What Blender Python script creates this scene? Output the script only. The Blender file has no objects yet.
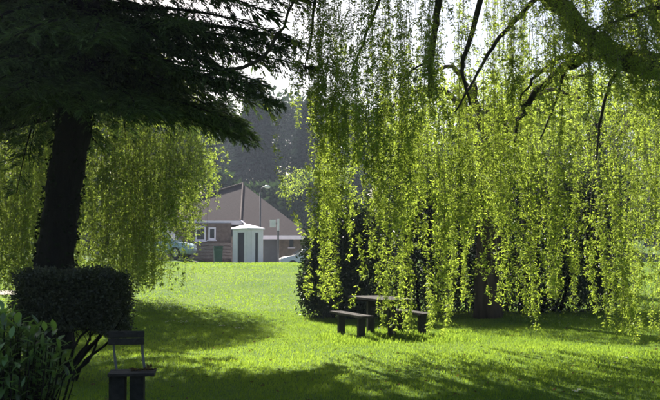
import bpy, bmesh, math, random
import numpy as np
from mathutils import Vector, Matrix

rng = np.random.default_rng(7)
random.seed(7)
scene = bpy.context.scene
col = scene.collection

# ------------------------------------------------------------------ camera
F = 900.0                       # focal length in pixels of the 660 wide photograph
PITCH = math.atan(57.0 / F)
EYE = 1.6
cam_d = bpy.data.cameras.new('camera')
cam_d.sensor_width = 36.0
cam_d.lens = 36.0 * F / 660.0
cam_d.clip_end = 2000.0
cam_d.clip_start = 0.1
cam = bpy.data.objects.new('camera', cam_d)
col.objects.link(cam)
cam.location = (0, 0, EYE)
cam.rotation_euler = (math.radians(90) + PITCH, 0, 0)
scene.camera = cam

# ------------------------------------------------------------------ sky, sun, exposure
SUN_EL = math.radians(38)
SUN_AZ = math.radians(-20)      # from +Y, positive towards +X
world = bpy.data.worlds.new('World')
scene.world = world
world.use_nodes = True
wn = world.node_tree
sky = wn.nodes.new('ShaderNodeTexSky')
sky.sky_type = 'NISHITA'
sky.sun_disc = False
sky.sun_elevation = SUN_EL
sky.sun_rotation = SUN_AZ
sky.air_density = 1.0
sky.dust_density = 2.5
sky.ozone_density = 1.0
wn.links.new(sky.outputs[0], wn.nodes['Background'].inputs[0])
wn.nodes['Background'].inputs[1].default_value = 0.05

S = Vector((math.sin(SUN_AZ) * math.cos(SUN_EL), math.cos(SUN_AZ) * math.cos(SUN_EL), math.sin(SUN_EL)))
sun_d = bpy.data.lights.new('sun', 'SUN')
sun_d.energy = 5.0
sun_d.angle = math.radians(0.5)
sun_d.color = (1.0, 0.95, 0.86)
sun = bpy.data.objects.new('sun', sun_d)
col.objects.link(sun)
sun.location = S * 60
sun.rotation_euler = S.to_track_quat('Z', 'Y').to_euler()

scene.view_settings.view_transform = 'Standard'
scene.view_settings.look = 'None'
scene.view_settings.gamma = 1.0
scene.view_settings.use_curve_mapping = False
scene.view_settings.exposure = 1.7
scene.render.engine = 'CYCLES'
cy = scene.cycles
cy.use_denoising = True
cy.filter_width = 1.8
cy.max_bounces = 6
cy.diffuse_bounces = 3
cy.glossy_bounces = 2
cy.transmission_bounces = 4
cy.transparent_max_bounces = 4
cy.volume_bounces = 0
cy.caustics_reflective = False
cy.caustics_refractive = False

# ------------------------------------------------------------------ helpers
def at(px, py, D):
    """photo pixel + distance along +Y -> world point"""
    u = (px - 330.0) / F
    v = (200.0 - py) / F
    yy = math.cos(PITCH) - v * math.sin(PITCH)
    zz = math.sin(PITCH) + v * math.cos(PITCH)
    return Vector((D * u / yy, D, EYE + D * zz / yy))

def zat(py, D):
    v = (200.0 - np.asarray(py, float)) / F
    yy = math.cos(PITCH) - v * math.sin(PITCH)
    zz = math.sin(PITCH) + v * math.cos(PITCH)
    return EYE + D * zz / yy

def xat(px, D):
    return (np.asarray(px, float) - 330.0) / F * D

def sstep(a, b, x):
    t = np.clip((np.asarray(x, float) - a) / (b - a), 0, 1)
    return t * t * (3 - 2 * t)

def ground_h(x, y):
    x = np.asarray(x, float); y = np.asarray(y, float)
    h = 1.28 * sstep(21, 47, y) - 0.5 * sstep(49, 54, y) * sstep(-9.2, -6.2, x) + 0.2 * sstep(49, 55, y) * (1 - sstep(-9.2, -6.2, x))
    h = h + 9.0 * sstep(75, 150, y)
    h = h + 0.03 * np.sin(x * 0.55 + 0.3) * np.sin(y * 0.43 + 1.0) + 0.012 * np.sin(x * 1.7 + y * 1.3)
    return h

def gz(x, y):
    return float(ground_h(x, y))

def np_mesh(name, verts, quads=None, tris=None, rnd=None):
    """mesh from arrays; rnd = per-face random value attribute"""
    me = bpy.data.meshes.new(name)
    verts = np.ascontiguousarray(verts, dtype=np.float32)
    loops = []; starts = []; n = 0
    if quads is not None and len(quads):
        q = np.ascontiguousarray(quads, dtype=np.int32)
        loops.append(q.ravel()); starts.append(np.arange(len(q), dtype=np.int32) * 4); n = len(q) * 4
    if tris is not None and len(tris):
        t = np.ascontiguousarray(tris, dtype=np.int32)
        loops.append(t.ravel()); starts.append(n + np.arange(len(t), dtype=np.int32) * 3)
    loops = np.concatenate(loops); starts = np.concatenate(starts)
    me.vertices.add(len(verts)); me.vertices.foreach_set('co', verts.ravel())
    me.loops.add(len(loops)); me.loops.foreach_set('vertex_index', loops)
    me.polygons.add(len(starts)); me.polygons.foreach_set('loop_start', starts)
    if rnd is not None:
        a = me.attributes.new('rnd', 'FLOAT', 'FACE')
        a.data.foreach_set('value', np.ascontiguousarray(rnd, dtype=np.float32))
    me.update(calc_edges=True)
    return me

class MB:
    """collects tubes, boxes and prisms for one part"""
    def __init__(s):
        s.v = []; s.q = []; s.t = []; s.n = 0
    def add(s, v, q=None, t=None):
        v = np.asarray(v, float).reshape(-1, 3)
        if q is not None and len(q): s.q.append(np.asarray(q, int).reshape(-1, 4) + s.n)
        if t is not None and len(t): s.t.append(np.asarray(t, int).reshape(-1, 3) + s.n)
        s.v.append(v); s.n += len(v); return s
    def tube(s, pts, rad, seg=8, rough=0.0, cap=True):
        pts = np.asarray([tuple(p) for p in pts], float)
        n = len(pts)
        rad = np.broadcast_to(np.asarray(rad, float), (n,))
        tan = np.gradient(pts, axis=0)
        tan /= np.linalg.norm(tan, axis=1)[:, None] + 1e-9
        ref = np.array([0.31, 0.95, 0.05])
        a = np.cross(tan, ref); bad = np.linalg.norm(a, axis=1) < 0.2
        a[bad] = np.cross(tan[bad], [1.0, 0, 0])
        a /= np.linalg.norm(a, axis=1)[:, None]
        b = np.cross(tan, a)
        ang = np.arange(seg) / seg * 2 * math.pi
        r = rad[:, None] * (1 + rough * rng.uniform(-1, 1, (n, seg)))
        ring = pts[:, None, :] + r[..., None] * (np.cos(ang)[None, :, None] * a[:, None, :] + np.sin(ang)[None, :, None] * b[:, None, :])
        v = ring.reshape(-1, 3)
        i = np.arange(n - 1)[:, None] * seg; j = np.arange(seg)[None, :]; k = (j + 1) % seg
        q = np.stack([i + j, i + k, i + seg + k, i + seg + j], -1).reshape(-1, 4)
        t = None
        if cap:
            v = np.vstack([v, pts[0], pts[-1]])
            c0, c1 = n * seg, n * seg + 1
            jj = np.arange(seg); kk = (jj + 1) % seg
            t = np.vstack([np.stack([np.full(seg, c0), kk, jj], 1), np.stack([np.full(seg, c1), (n - 1) * seg + jj, (n - 1) * seg + kk], 1)])
        return s.add(v, q, t)
    def box(s, c, size, rz=0.0, M=None):
        hx, hy, hz = [d / 2 for d in size]
        v = np.array([(x, y, z) for x in (-hx, hx) for y in (-hy, hy) for z in (-hz, hz)])
        if M is None: M = Matrix.Rotation(rz, 3, 'Z')
        v = v @ np.array(M).T + np.array(c, float)
        q = [(0, 1, 3, 2), (4, 6, 7, 5), (0, 4, 5, 1), (2, 3, 7, 6), (0, 2, 6, 4), (1, 5, 7, 3)]
        return s.add(v, q)
    def prism(s, poly, y0, y1, inset=0.0):
        """side profile poly [(x,z)] extruded along y"""
        n = len(poly)
        v = [(x, y0, z) for x, z in poly] + [(x, y1, z) for x, z in poly]
        base = s.n
        s.v.append(np.array(v, float)); s.n += 2 * n
        for i in range(n):
            j = (i + 1) % n
            s.q.append(np.array([[base + i, base + j, base + n + j, base + n + i]]))
        # fan caps about centroid
        cx = sum(p[0] for p in poly) / n; cz = sum(p[1] for p in poly) / n
        c = s.n; s.v.append(np.array([(cx, y0, cz), (cx, y1, cz)], float)); s.n += 2
        for i in range(n):
            j = (i + 1) % n
            s.t.append(np.array([[c, base + j, base + i], [c + 1, base + n + i, base + n + j]]))
        return s
    def build(s, name, mat, parent=None, bevel=0.0, smooth=False, loc=None):
        me = np_mesh(name, np.vstack(s.v), np.vstack(s.q) if s.q else None, np.vstack(s.t) if s.t else None)
        return link(name, me, mat, parent, bevel, smooth, loc)

def link(name, me, mat, parent=None, bevel=0.0, smooth=False, loc=None):
    if mat is not None and not me.materials: me.materials.append(mat)
    if bevel:
        bm = bmesh.new(); bm.from_mesh(me)
        bmesh.ops.recalc_face_normals(bm, faces=bm.faces)
        es = [e for e in bm.edges if len(e.link_faces) == 2 and e.calc_face_angle(0) > 0.5]
        bmesh.ops.bevel(bm, geom=es, offset=bevel, segments=2, affect='EDGES', clamp_overlap=True)
        bm.to_mesh(me); bm.free()
    me.polygons.foreach_set('use_smooth', np.full(len(me.polygons), bool(smooth)))
    o = bpy.data.objects.new(name, me)
    col.objects.link(o)
    if parent is not None: o.parent = parent
    if loc is not None: o.location = loc
    return o

def thing(name, label, cat, loc=(0, 0, 0), rz=0.0, group=None):
    o = bpy.data.objects.new(name, None)
    o.empty_display_size = 0.3
    col.objects.link(o)
    o.location = loc; o.rotation_euler = (0, 0, rz)
    o['label'] = label; o['category'] = cat
    if group: o['group'] = group
    return o

def tag(o, label, cat, group=None):
    o['label'] = label; o['category'] = cat
    if group: o['group'] = group
    return o

def structure(o):
    o['kind'] = 'structure'; return o

def stuff(o):
    o['kind'] = 'stuff'; return o

# ------------------------------------------------------------------ materials
def new_mat(name):
    m = bpy.data.materials.new(name); m.use_nodes = True
    nt = m.node_tree
    for n in list(nt.nodes): nt.nodes.remove(n)
    out = nt.nodes.new('ShaderNodeOutputMaterial')
    return m, nt, out

def leaf_mat(name, dif, tra, fac=0.5, gloss=0.05, rough=0.45, var=0.45, hue=None):
    """thin leaf: reflects dif, lets tra through; var = brightness variation from leaf to leaf"""
    m, nt, out = new_mat(name)
    N = nt.nodes.new; L = nt.links.new
    at_ = N('ShaderNodeAttribute'); at_.attribute_name = 'rnd'
    def ramp(c):
        r = N('ShaderNodeValToRGB')
        lo = [x * (1 - var) for x in c]; hi = [min(1, x * (1 + var)) for x in c]
        if hue: hi = [min(1, a * b) for a, b in zip(hi, hue)]
        r.color_ramp.elements[0].color = (*lo, 1); r.color_ramp.elements[1].color = (*hi, 1)
        L(at_.outputs['Fac'], r.inputs[0]); return r
    d = N('ShaderNodeBsdfDiffuse'); L(ramp(dif).outputs[0], d.inputs[0])
    t = N('ShaderNodeBsdfTranslucent'); L(ramp(tra).outputs[0], t.inputs[0])
    mx = N('ShaderNodeMixShader'); mx.inputs[0].default_value = fac
    L(d.outputs[0], mx.inputs[1]); L(t.outputs[0], mx.inputs[2])
    last = mx
    if gloss:
        g = N('ShaderNodeBsdfGlossy'); g.inputs['Roughness'].default_value = rough
        g.inputs['Color'].default_value = (1, 1, 1, 1)
        m2 = N('ShaderNodeMixShader'); m2.inputs[0].default_value = gloss
        L(mx.outputs[0], m2.inputs[1]); L(g.outputs[0], m2.inputs[2]); last = m2
    L(last.outputs[0], out.inputs[0])
    return m

def pbr(name, c, rough=0.7, var=0.25, scale=6.0, bump=0.0, bscale=None, metal=0.0, c2=None, coat=0.0, stretch=(1, 1, 1)):
    m, nt, out = new_mat(name)
    N = nt.nodes.new; L = nt.links.new
    b = N('ShaderNodeBsdfPrincipled'); L(b.outputs[0], out.inputs[0])
    tc = N('ShaderNodeTexCoord'); mp = N('ShaderNodeMapping'); mp.inputs['Scale'].default_value = stretch
    L(tc.outputs['Object'], mp.inputs[0])
    no = N('ShaderNodeTexNoise'); no.inputs['Scale'].default_value = scale; no.inputs['Detail'].default_value = 6
    L(mp.outputs[0], no.inputs['Vector'])
    r = N('ShaderNodeValToRGB')
    lo = [x * (1 - var) for x in c]; hi = list(c2) if c2 else [min(1, x * (1 + var)) for x in c]
    r.color_ramp.elements[0].position = 0.3; r.color_ramp.elements[1].position = 0.7
    r.color_ramp.elements[0].color = (*lo, 1); r.color_ramp.elements[1].color = (*hi, 1)
    L(no.outputs[0], r.inputs[0]); L(r.outputs[0], b.inputs['Base Color'])
    b.inputs['Specular IOR Level'].default_value = 0.12 if rough >= .85 else 0.5
    b.inputs['Roughness'].default_value = rough; b.inputs['Metallic'].default_value = metal
    b.inputs['Coat Weight'].default_value = coat
    if bump:
        n2 = N('ShaderNodeTexNoise'); n2.inputs['Scale'].default_value = bscale or scale * 3; n2.inputs['Detail'].default_value = 5
        L(mp.outputs[0], n2.inputs['Vector'])
        bp = N('ShaderNodeBump'); bp.inputs['Strength'].default_value = bump; bp.inputs['Distance'].default_value = 0.05
        L(n2.outputs[0], bp.inputs['Height']); L(bp.outputs[0], b.inputs['Normal'])
    return m

M = {}
M['willow'] = leaf_mat('willow_leaf', (0.10, 0.16, 0.032), (0.375, 0.505, 0.065), 0.55, 0.02, 0.45, 0.55, (1.08, 1.0, 0.9))
M['willow_far'] = leaf_mat('far_willow_leaf', (0.11, 0.16, 0.035), (0.37, 0.47, 0.065), 0.52, 0.02, 0.45, 0.5)
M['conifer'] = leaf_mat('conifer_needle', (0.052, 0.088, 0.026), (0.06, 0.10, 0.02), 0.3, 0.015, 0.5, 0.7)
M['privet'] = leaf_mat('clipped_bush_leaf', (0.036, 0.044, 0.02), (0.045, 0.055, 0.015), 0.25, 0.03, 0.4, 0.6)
M['laurel'] = leaf_mat('laurel_leaf', (0.075, 0.15, 0.036), (0.18, 0.31, 0.04), 0.4, 0.055, 0.32, 0.5)
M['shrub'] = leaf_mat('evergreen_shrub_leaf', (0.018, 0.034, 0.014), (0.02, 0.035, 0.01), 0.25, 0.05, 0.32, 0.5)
M['ivy'] = leaf_mat('ivy_leaf', (0.012, 0.018, 0.008), (0.012, 0.02, 0.006), 0.2, 0.0, 0.4, 0.5)
M['wood_leaf'] = leaf_mat('woodland_leaf', (0.034, 0.066, 0.03), (0.045, 0.08, 0.022), 0.3, 0.0, 0.4, 0.5)
M['wood_conifer'] = leaf_mat('woodland_conifer', (0.024, 0.048, 0.03), (0.02, 0.034, 0.016), 0.2, 0.0, 0.4, 0.5)
M['grass'] = leaf_mat('grass_blade', (0.066, 0.13, 0.024), (0.245, 0.405, 0.042), 0.52, 0.0, 0.45, 0.34, (1.2, 1.0, 0.9))
M['dry'] = leaf_mat('dead_leaf', (0.10, 0.07, 0.04), (0.10, 0.06, 0.02), 0.3, 0.0)
M['bark'] = pbr('willow_bark', (0.045, 0.040, 0.030), 0.9, 0.5, 9, 0.8, 22, stretch=(1, 1, .25))
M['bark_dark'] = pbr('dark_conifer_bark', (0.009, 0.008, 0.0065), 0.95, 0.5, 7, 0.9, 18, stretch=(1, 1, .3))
M['bark_brown'] = pbr('brown_bark', (0.085, 0.06, 0.045), 0.9, 0.45, 6, 0.8, 16, stretch=(1, 1, .25))
M['twig'] = pbr('olive_twig', (0.13, 0.12, 0.05), 0.8, 0.3, 20)
M['timber'] = pbr('weathered_timber', (0.050, 0.043, 0.038), 0.88, 0.4, 8, 0.4, 30, stretch=(.15, 1, 1))
M['timber_dark'] = pbr('dark_timber', (0.022, 0.018, 0.015), 0.8, 0.4, 8, 0.4, 30)
M['slab'] = pbr('grey_concrete', (0.028, 0.028, 0.026), 0.9, 0.3, 12, 0.4, 50)
M['path'] = pbr('gravel_path', (0.36, 0.32, 0.27), 0.95, 0.25, 5, 0.5, 60)
M['tarmac'] = pbr('tarmac', (0.055, 0.055, 0.058), 0.9, 0.25, 3, 0.4, 80)
M['roof'] = pbr('brown_roof_tile', (0.064, 0.046, 0.048), 0.95, 0.25, 9, 0.12, 14, stretch=(1, 2.5, 2.5))
M['ridge'] = pbr('ridge_tile', (0.12, 0.085, 0.08), 0.85, 0.2, 5)
M['wall'] = pbr('brown_brick', (0.16, 0.115, 0.095), 0.9, 0.25, 5, 0.4, 30)
M['wall_pale'] = pbr('tan_brick', (0.22, 0.17, 0.13), 0.9, 0.2, 5, 0.4, 30)
M['white'] = pbr('white_paint', (0.85, 0.77, 0.83), 0.55, 0.06, 3)
M['grey_panel'] = pbr('grey_panel', (0.10, 0.105, 0.11), 0.6, 0.15, 3)
M['dark'] = pbr('dark_opening', (0.02, 0.02, 0.03), 0.6, 0.2, 3)
M['glass'] = pbr('window_glass', (0.03, 0.035, 0.045), 0.08, 0.2, 1)
M['metal'] = pbr('grey_metal_pole', (0.10, 0.10, 0.105), 0.5, 0.2, 6, metal=0.3)
M['green_bin'] = pbr('green_plastic', (0.03, 0.10, 0.07), 0.5, 0.15, 4)
M['fence'] = pbr('fence_board', (0.14, 0.12, 0.11), 0.85, 0.25, 5)
M['car_blue'] = pbr('pale_blue_car_paint', (0.42, 0.55, 0.60), 0.3, 0.04, 2, coat=0.6)
M['car_white'] = pbr('white_car_paint', (0.75, 0.75, 0.74), 0.3, 0.03, 2, coat=0.6)
M['rubber'] = pbr('tyre_rubber', (0.02, 0.02, 0.02), 0.85, 0.2, 10)
M['rim'] = pbr('alloy', (0.5, 0.5, 0.5), 0.35, 0.1, 5, metal=0.8)
M['lamp_glass'] = pbr('lamp_cover', (0.75, 0.76, 0.76), 0.3, 0.05, 5)
M['petal'] = pbr('white_petal', (0.8, 0.8, 0.78), 0.6, 0.05, 5)
M['yellow'] = pbr('yellow_flower_centre', (0.7, 0.5, 0.05), 0.7, 0.1, 5)

def ground_mat():
    m, nt, out = new_mat('lawn_ground')
    N = nt.nodes.new; L = nt.links.new
    b = N('ShaderNodeBsdfPrincipled'); b.inputs['Roughness'].default_value = 0.95; b.inputs['Specular IOR Level'].default_value = 0.05
    L(b.outputs[0], out.inputs[0])
    tc = N('ShaderNodeTexCoord')
    n1 = N('ShaderNodeTexNoise'); n1.inputs['Scale'].default_value = 0.35; n1.inputs['Detail'].default_value = 8
    n2 = N('ShaderNodeTexNoise'); n2.inputs['Scale'].default_value = 14; n2.inputs['Detail'].default_value = 8
    L(tc.outputs['Object'], n1.inputs['Vector']); L(tc.outputs['Object'], n2.inputs['Vector'])
    r1 = N('ShaderNodeValToRGB')
    r1.color_ramp.elements[0].position = 0.35; r1.color_ramp.elements[1].position = 0.65
    r1.color_ramp.elements[0].color = (0.065, 0.12, 0.022, 1); r1.color_ramp.elements[1].color = (0.105, 0.16, 0.03, 1)
    L(n1.outputs[0], r1.inputs[0])
    r2 = N('ShaderNodeValToRGB')
    r2.color_ramp.elements[0].color = (0.55, 0.55, 0.5, 1); r2.color_ramp.elements[1].color = (1.3, 1.3, 1.2, 1)
    L(n2.outputs[0], r2.inputs[0])
    mx = N('ShaderNodeMixRGB'); mx.blend_type = 'MULTIPLY'; mx.inputs[0].default_value = 0.8
    L(r1.outputs[0], mx.inputs[1]); L(r2.outputs[0], mx.inputs[2]); L(mx.outputs[0], b.inputs['Base Color'])
    bp = N('ShaderNodeBump'); bp.inputs['Strength'].default_value = 0.5; bp.inputs['Distance'].default_value = 0.03
    L(n2.outputs[0], bp.inputs['Height']); L(bp.outputs[0], b.inputs['Normal'])
    return m
M['ground'] = ground_mat()

# ------------------------------------------------------------------ leaf generators
def unit(v):
    return v / (np.linalg.norm(v, axis=-1, keepdims=True) + 1e-9)

def rand_dir(n):
    return unit(rng.normal(size=(n, 3)))

def kites(P, d, L, W, nrm=None, bend=0.0):
    """one kite shaped leaf per row: base P, direction d, length L, width W"""
    n = len(P)
    d = unit(d)
    if nrm is None: nrm = rand_dir(n)
    side = unit(np.cross(d, nrm))
    up = np.cross(side, d)
    L = np.broadcast_to(np.asarray(L, float), (n,))[:, None]; W = np.broadcast_to(np.asarray(W, float), (n,))[:, None]
    mid = P + d * L * 0.42 + up * L * bend
    V = np.stack([P, mid + side * W * .5, P + d * L, mid - side * W * .5], 1).reshape(-1, 3)
    Q = np.arange(n * 4).reshape(n, 4)
    return V, Q

def leaf_object(name, V, Q, mat, parent=None, rnd=None):
    if rnd is None: rnd = rng.random(len(Q))
    me = np_mesh(name, V, Q, None, rnd)
    return link(name, me, mat, parent)

def leaf_cloud(n, ells, leaf, shell=(0.6, 1.0), aspect=0.45, droop=0.2, lump=0.25):
    """n leaves through the outer volume of ellipsoids [(cx,cy,cz,rx,ry,rz)]"""
    ells = np.asarray(ells, float)
    vol = (ells[:, 3] * ells[:, 4] + ells[:, 3] * ells[:, 5] + ells[:, 4] * ells[:, 5])
    k = rng.choice(len(ells), n, p=vol / vol.sum())
    e = ells[k]
    u = rand_dir(n)
    ph = u[:, 0] * 5 + k; ph2 = u[:, 1] * 6 + u[:, 2] * 4 + 2 * k
    lum = 1 + lump * (np.sin(ph * 1.7) * np.sin(ph2 * 1.3)) + 0.08 * rng.normal(size=n)
    r = (shell[0] + (shell[1] - shell[0]) * rng.random(n) ** 0.6) * lum
    P = e[:, :3] + u * e[:, 3:] * r[:, None]
    d = unit(u + 0.9 * rng.normal(size=(n, 3)) + np.array([0, 0, -droop]))
    L = leaf * rng.uniform(.6, 1.25, n)
    V, Q = kites(P, d, L, L * aspect, None, 0.08)
    return V, Q

# ================================================================== THE SETTING
# ground: one sheet, finer near the camera
xs = np.unique(np.concatenate([np.linspace(-135, -20, 30), np.linspace(-20, 20, 81), np.linspace(20, 135, 30)]))
ys = np.unique(np.concatenate([np.linspace(-18, 0, 10), np.linspace(0, 60, 121), np.linspace(60, 195, 46)]))
X, Y = np.meshgrid(xs, ys)
Z = ground_h(X, Y)
V = np.stack([X, Y, Z], -1).reshape(-1, 3)
nx, ny = len(xs), len(ys)
i = (np.arange(ny - 1)[:, None] * nx + np.arange(nx - 1)[None, :])
Q = np.stack([i, i + 1, i + nx + 1, i + nx], -1).reshape(-1, 4)
structure(link('ground', np_mesh('ground', V, Q), M['ground'], smooth=True))

def strip(name, mat, x0, x1, y0, y1, nxx, nyy, lift):
    X, Y = np.meshgrid(np.linspace(x0, x1, nxx), np.linspace(y0, y1, nyy))
    Z = ground_h(X, Y) + lift
    V = np.stack([X, Y, Z], -1).reshape(-1, 3)
    i = (np.arange(nyy - 1)[:, None] * nxx + np.arange(nxx - 1)[None, :])
    Q = np.stack([i, i + 1, i + nxx + 1, i + nxx], -1).reshape(-1, 4)
    return structure(link(name, np_mesh(name, V, Q), mat, smooth=True))
strip('car_park', M['tarmac'], -40, 25, 53.6, 57.2, 40, 6, 0.012)
strip('path', M['path'], -24, -9.6, 29.6, 30.9, 30, 5, 0.012)

# grass
def grass(n_try, ymin, ymax, hgt, wid, name, half=0.45, extra=2.0, power=1.0):
    u = rng.random(n_try)
    y = ymin + (ymax - ymin) * u ** power
    x = (rng.random(n_try) * 2 - 1) * (half * y + extra)
    on_path = (x < -9.5) & (y > 29.5) & (y < 31)
    x = x[~on_path]; y = y[~on_path]; n = len(x)
    z = ground_h(x, y)
    patch = 0.5 + 0.5 * np.sin(x * 1.1 + 2 * np.sin(y * 0.7)) * np.sin(y * 1.3 + 1.5 * np.sin(x * 0.9))
    fine = 0.5 + 0.5 * np.sin(x * 7.3 + 3 * np.sin(y * 5.1)) * np.sin(y * 6.7 + 2 * np.sin(x * 4.3))
    h = hgt * (0.45 + 0.35 * patch + 0.45 * fine) * rng.uniform(.6, 1.3, n)
    a = rng.random(n) * 2 * math.pi
    w = wid * rng.uniform(.7, 1.3, n)
    side = np.stack([np.cos(a), np.sin(a), np.zeros(n)], 1) * w[:, None] * .5
    lean = rng.normal(size=(n, 3)) * 0.45; lean[:, 2] = 1
    tip = unit(lean) * h[:, None]
    base = np.stack([x, y, z - 0.004], 1)
    V = np.stack([base - side, base + side, base + tip], 1).reshape(-1, 3)
    T = np.arange(n * 3).reshape(n, 3)
    big = 0.5 + 0.5 * np.sin(x * .31 + 1.7 * np.sin(y * .23 + .5)) * np.sin(y * .37 + 1.3 * np.sin(x * .41))
    rnd = np.clip(-0.05 + 0.4 * rng.random(n) + 0.25 * patch + 0.2 * fine + 0.3 * big, 0, 1)
    me = np_mesh(name, V, None, T, rnd)
    return stuff(link(name, me, M['grass']))
GRASS = []
GRASS.append(grass(300000, 6.0, 25.0, 0.055, 0.011, 'mown_grass', 0.40, 1.0, 0.75))
GRASS.append(grass(115000, 24.5, 51.0, 0.055, 0.034, 'far_mown_grass', 0.40, 1.0, 0.9))
tag(GRASS[0], 'short mown lawn grass under the trees', 'grass')
tag(GRASS[1], 'mown grass on the sunlit slope rising towards the house', 'grass')

# tufts of longer grass round the table feet
def tufts(spots, name, n_each=90):
    P = []
    for (x, y, r) in spots:
        a = rng.random(n_each) * 6.283; q = r * np.sqrt(rng.random(n_each))
        P.append(np.stack([x + q * np.cos(a), y + q * np.sin(a)], 1))
    P = np.vstack(P); n = len(P)
    z = ground_h(P[:, 0], P[:, 1])
    base = np.stack([P[:, 0], P[:, 1], z - .005], 1)
    d = rng.normal(size=(n, 3)) * .35; d[:, 2] = 1
    h = rng.uniform(.05, .12, n)
    V, Q = kites(base, d, h, 0.014)
    o = leaf_object(name, V, Q, M['grass'])
    return stuff(o)
sp = []
for k in range(40):
    px = rng.uniform(322, 470); D = rng.uniform(16.4, 19.5)
    sp.append((float(xat(px, D)), D, .28))
tag(tufts(sp, 'grass_tufts'), 'longer grass tufts growing round the picnic table', 'grass')

# fallen leaves and catkins in the grass
n = 900
fy = rng.uniform(7.5, 24, n); fx = rng.uniform(-1, 1, n) * .38 * fy
P = np.stack([fx, fy, ground_h(fx, fy) + rng.uniform(.02, .05, n)], 1)
d = rand_dir(n); d[:, 2] *= .3
V, Q = kites(P, d, rng.uniform(.03, .07, n), rng.uniform(.012, .03, n))
tag(stuff(leaf_object('fallen_leaves', V, Q, M['dry'])), 'fallen brown leaves scattered in the mown lawn', 'leaves')

# ================================================================== WILLOWS
def strands(anchor, bottom, leaf, dens, spread=0.05, sway=0.25, tpow=0.75, aspect=0.24):
    """hanging twigs with leaves. anchor (n,3), bottom (n,) -> leaf V,Q and twig tubes"""
    n = len(anchor)
    length = np.maximum(anchor[:, 2] - bottom, 0.15)
    k = np.maximum((length * dens).astype(int), 6)
    sid = np.repeat(np.arange(n), k); N = len(sid)
    a1 = rng.normal(size=(n, 2)) * sway * 0.35; ph = rng.random((n, 2)) * 6.28; fr = rng.uniform(2, 5, (n, 1))
    def pos(s, t):
        off = a1[s] * np.sin(fr[s] * t[:, None] + ph[s]) * np.minimum(1, length[s] / 3)[:, None]
        off = off - a1[s] * np.sin(ph[s]) * np.minimum(1, length[s] / 3)[:, None]
        p = anchor[s].copy(); p[:, :2] += off; p[:, 2] -= t * length[s]
        return p
    # leaves sit in bunches along the twig
    bunch = 7
    nb = np.maximum(k // bunch, 2)
    bs = np.repeat(np.arange(n), nb)
    tb = rng.random(len(bs)) ** tpow
    bc = pos(bs, tb)
    hb = rng.normal(size=(len(bs), 3)); hb[:, 2] = 0
    bc += unit(hb) * (np.abs(rng.normal(size=len(bs))) * spread)[:, None]
    idx = np.repeat(np.arange(len(bs)), bunch); sid = bs[idx]; N = len(idx)
    P = bc[idx] + rng.normal(size=(N, 3)) * np.array([.016, .016, .028])
    hor = rng.normal(size=(N, 3)); hor[:, 2] = 0
    d = unit(hor) * 0.8 + np.array([0, 0, -1.0]) * rng.uniform(-.3, 1.2, N)[:, None]
    L = leaf * rng.uniform(.55, 1.3, N)
    V, Q = kites(P, d, L, L * aspect * rng.uniform(.8, 1.4, N), None, 0.1)
    clump = rng.random(n)[sid]
    rnd = np.clip(0.5 * rng.random(N) + 0.5 * clump, 0, 1)
    # twigs: three sided, five segments
    ts = np.linspace(0, 1, 6)
    s6 = np.repeat(np.arange(n), 6); c = pos(s6, np.tile(ts, n))
    ang = np.array([0, 2.094, 4.189])
    r = 0.0028
    ring = c[:, None, :] + r * np.stack([np.cos(ang), np.sin(ang), 0 * ang], 1)[None]
    TV = ring.reshape(-1, 3)
    i = (np.arange(n)[:, None, None] * 6 + np.arange(5)[None, :, None]) * 3
    j = np.arange(3)[None, None, :]
    TQ = np.stack([i + j, i + (j + 1) % 3, i + 3 + (j + 1) % 3, i + 3 + j], -1).reshape(-1, 4)
    return V, Q, rnd, TV, TQ

def spline(pts, n):
    """Catmull-Rom through pts"""
    p = [np.array(tuple(q), float) for q in pts]
    p = [2 * p[0] - p[1]] + p + [2 * p[-1] - p[-2]]
    out = []
    m = len(p) - 3
    for q in np.linspace(0, m - 1e-6, n):
        i = int(q); t = q - i
        a, b, c, d = p[i:i + 4]
        out.append(0.5 * ((2 * b) + (c - a) * t + (2 * a - 5 * b + 4 * c - d) * t * t + (3 * b - a - 3 * c + d) * t ** 3))
    return np.array(out)

def limb(name, pts, r0, r1, parent, mat, n=16, seg=8, wig=0.02):
    c = spline(pts, n)
    c[1:-1] += rng.normal(size=(n - 2, 3)) * wig
    return MB().tube(c, np.linspace(r0, r1, n), seg, 0.08).build(name, mat, parent, smooth=True)

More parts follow.
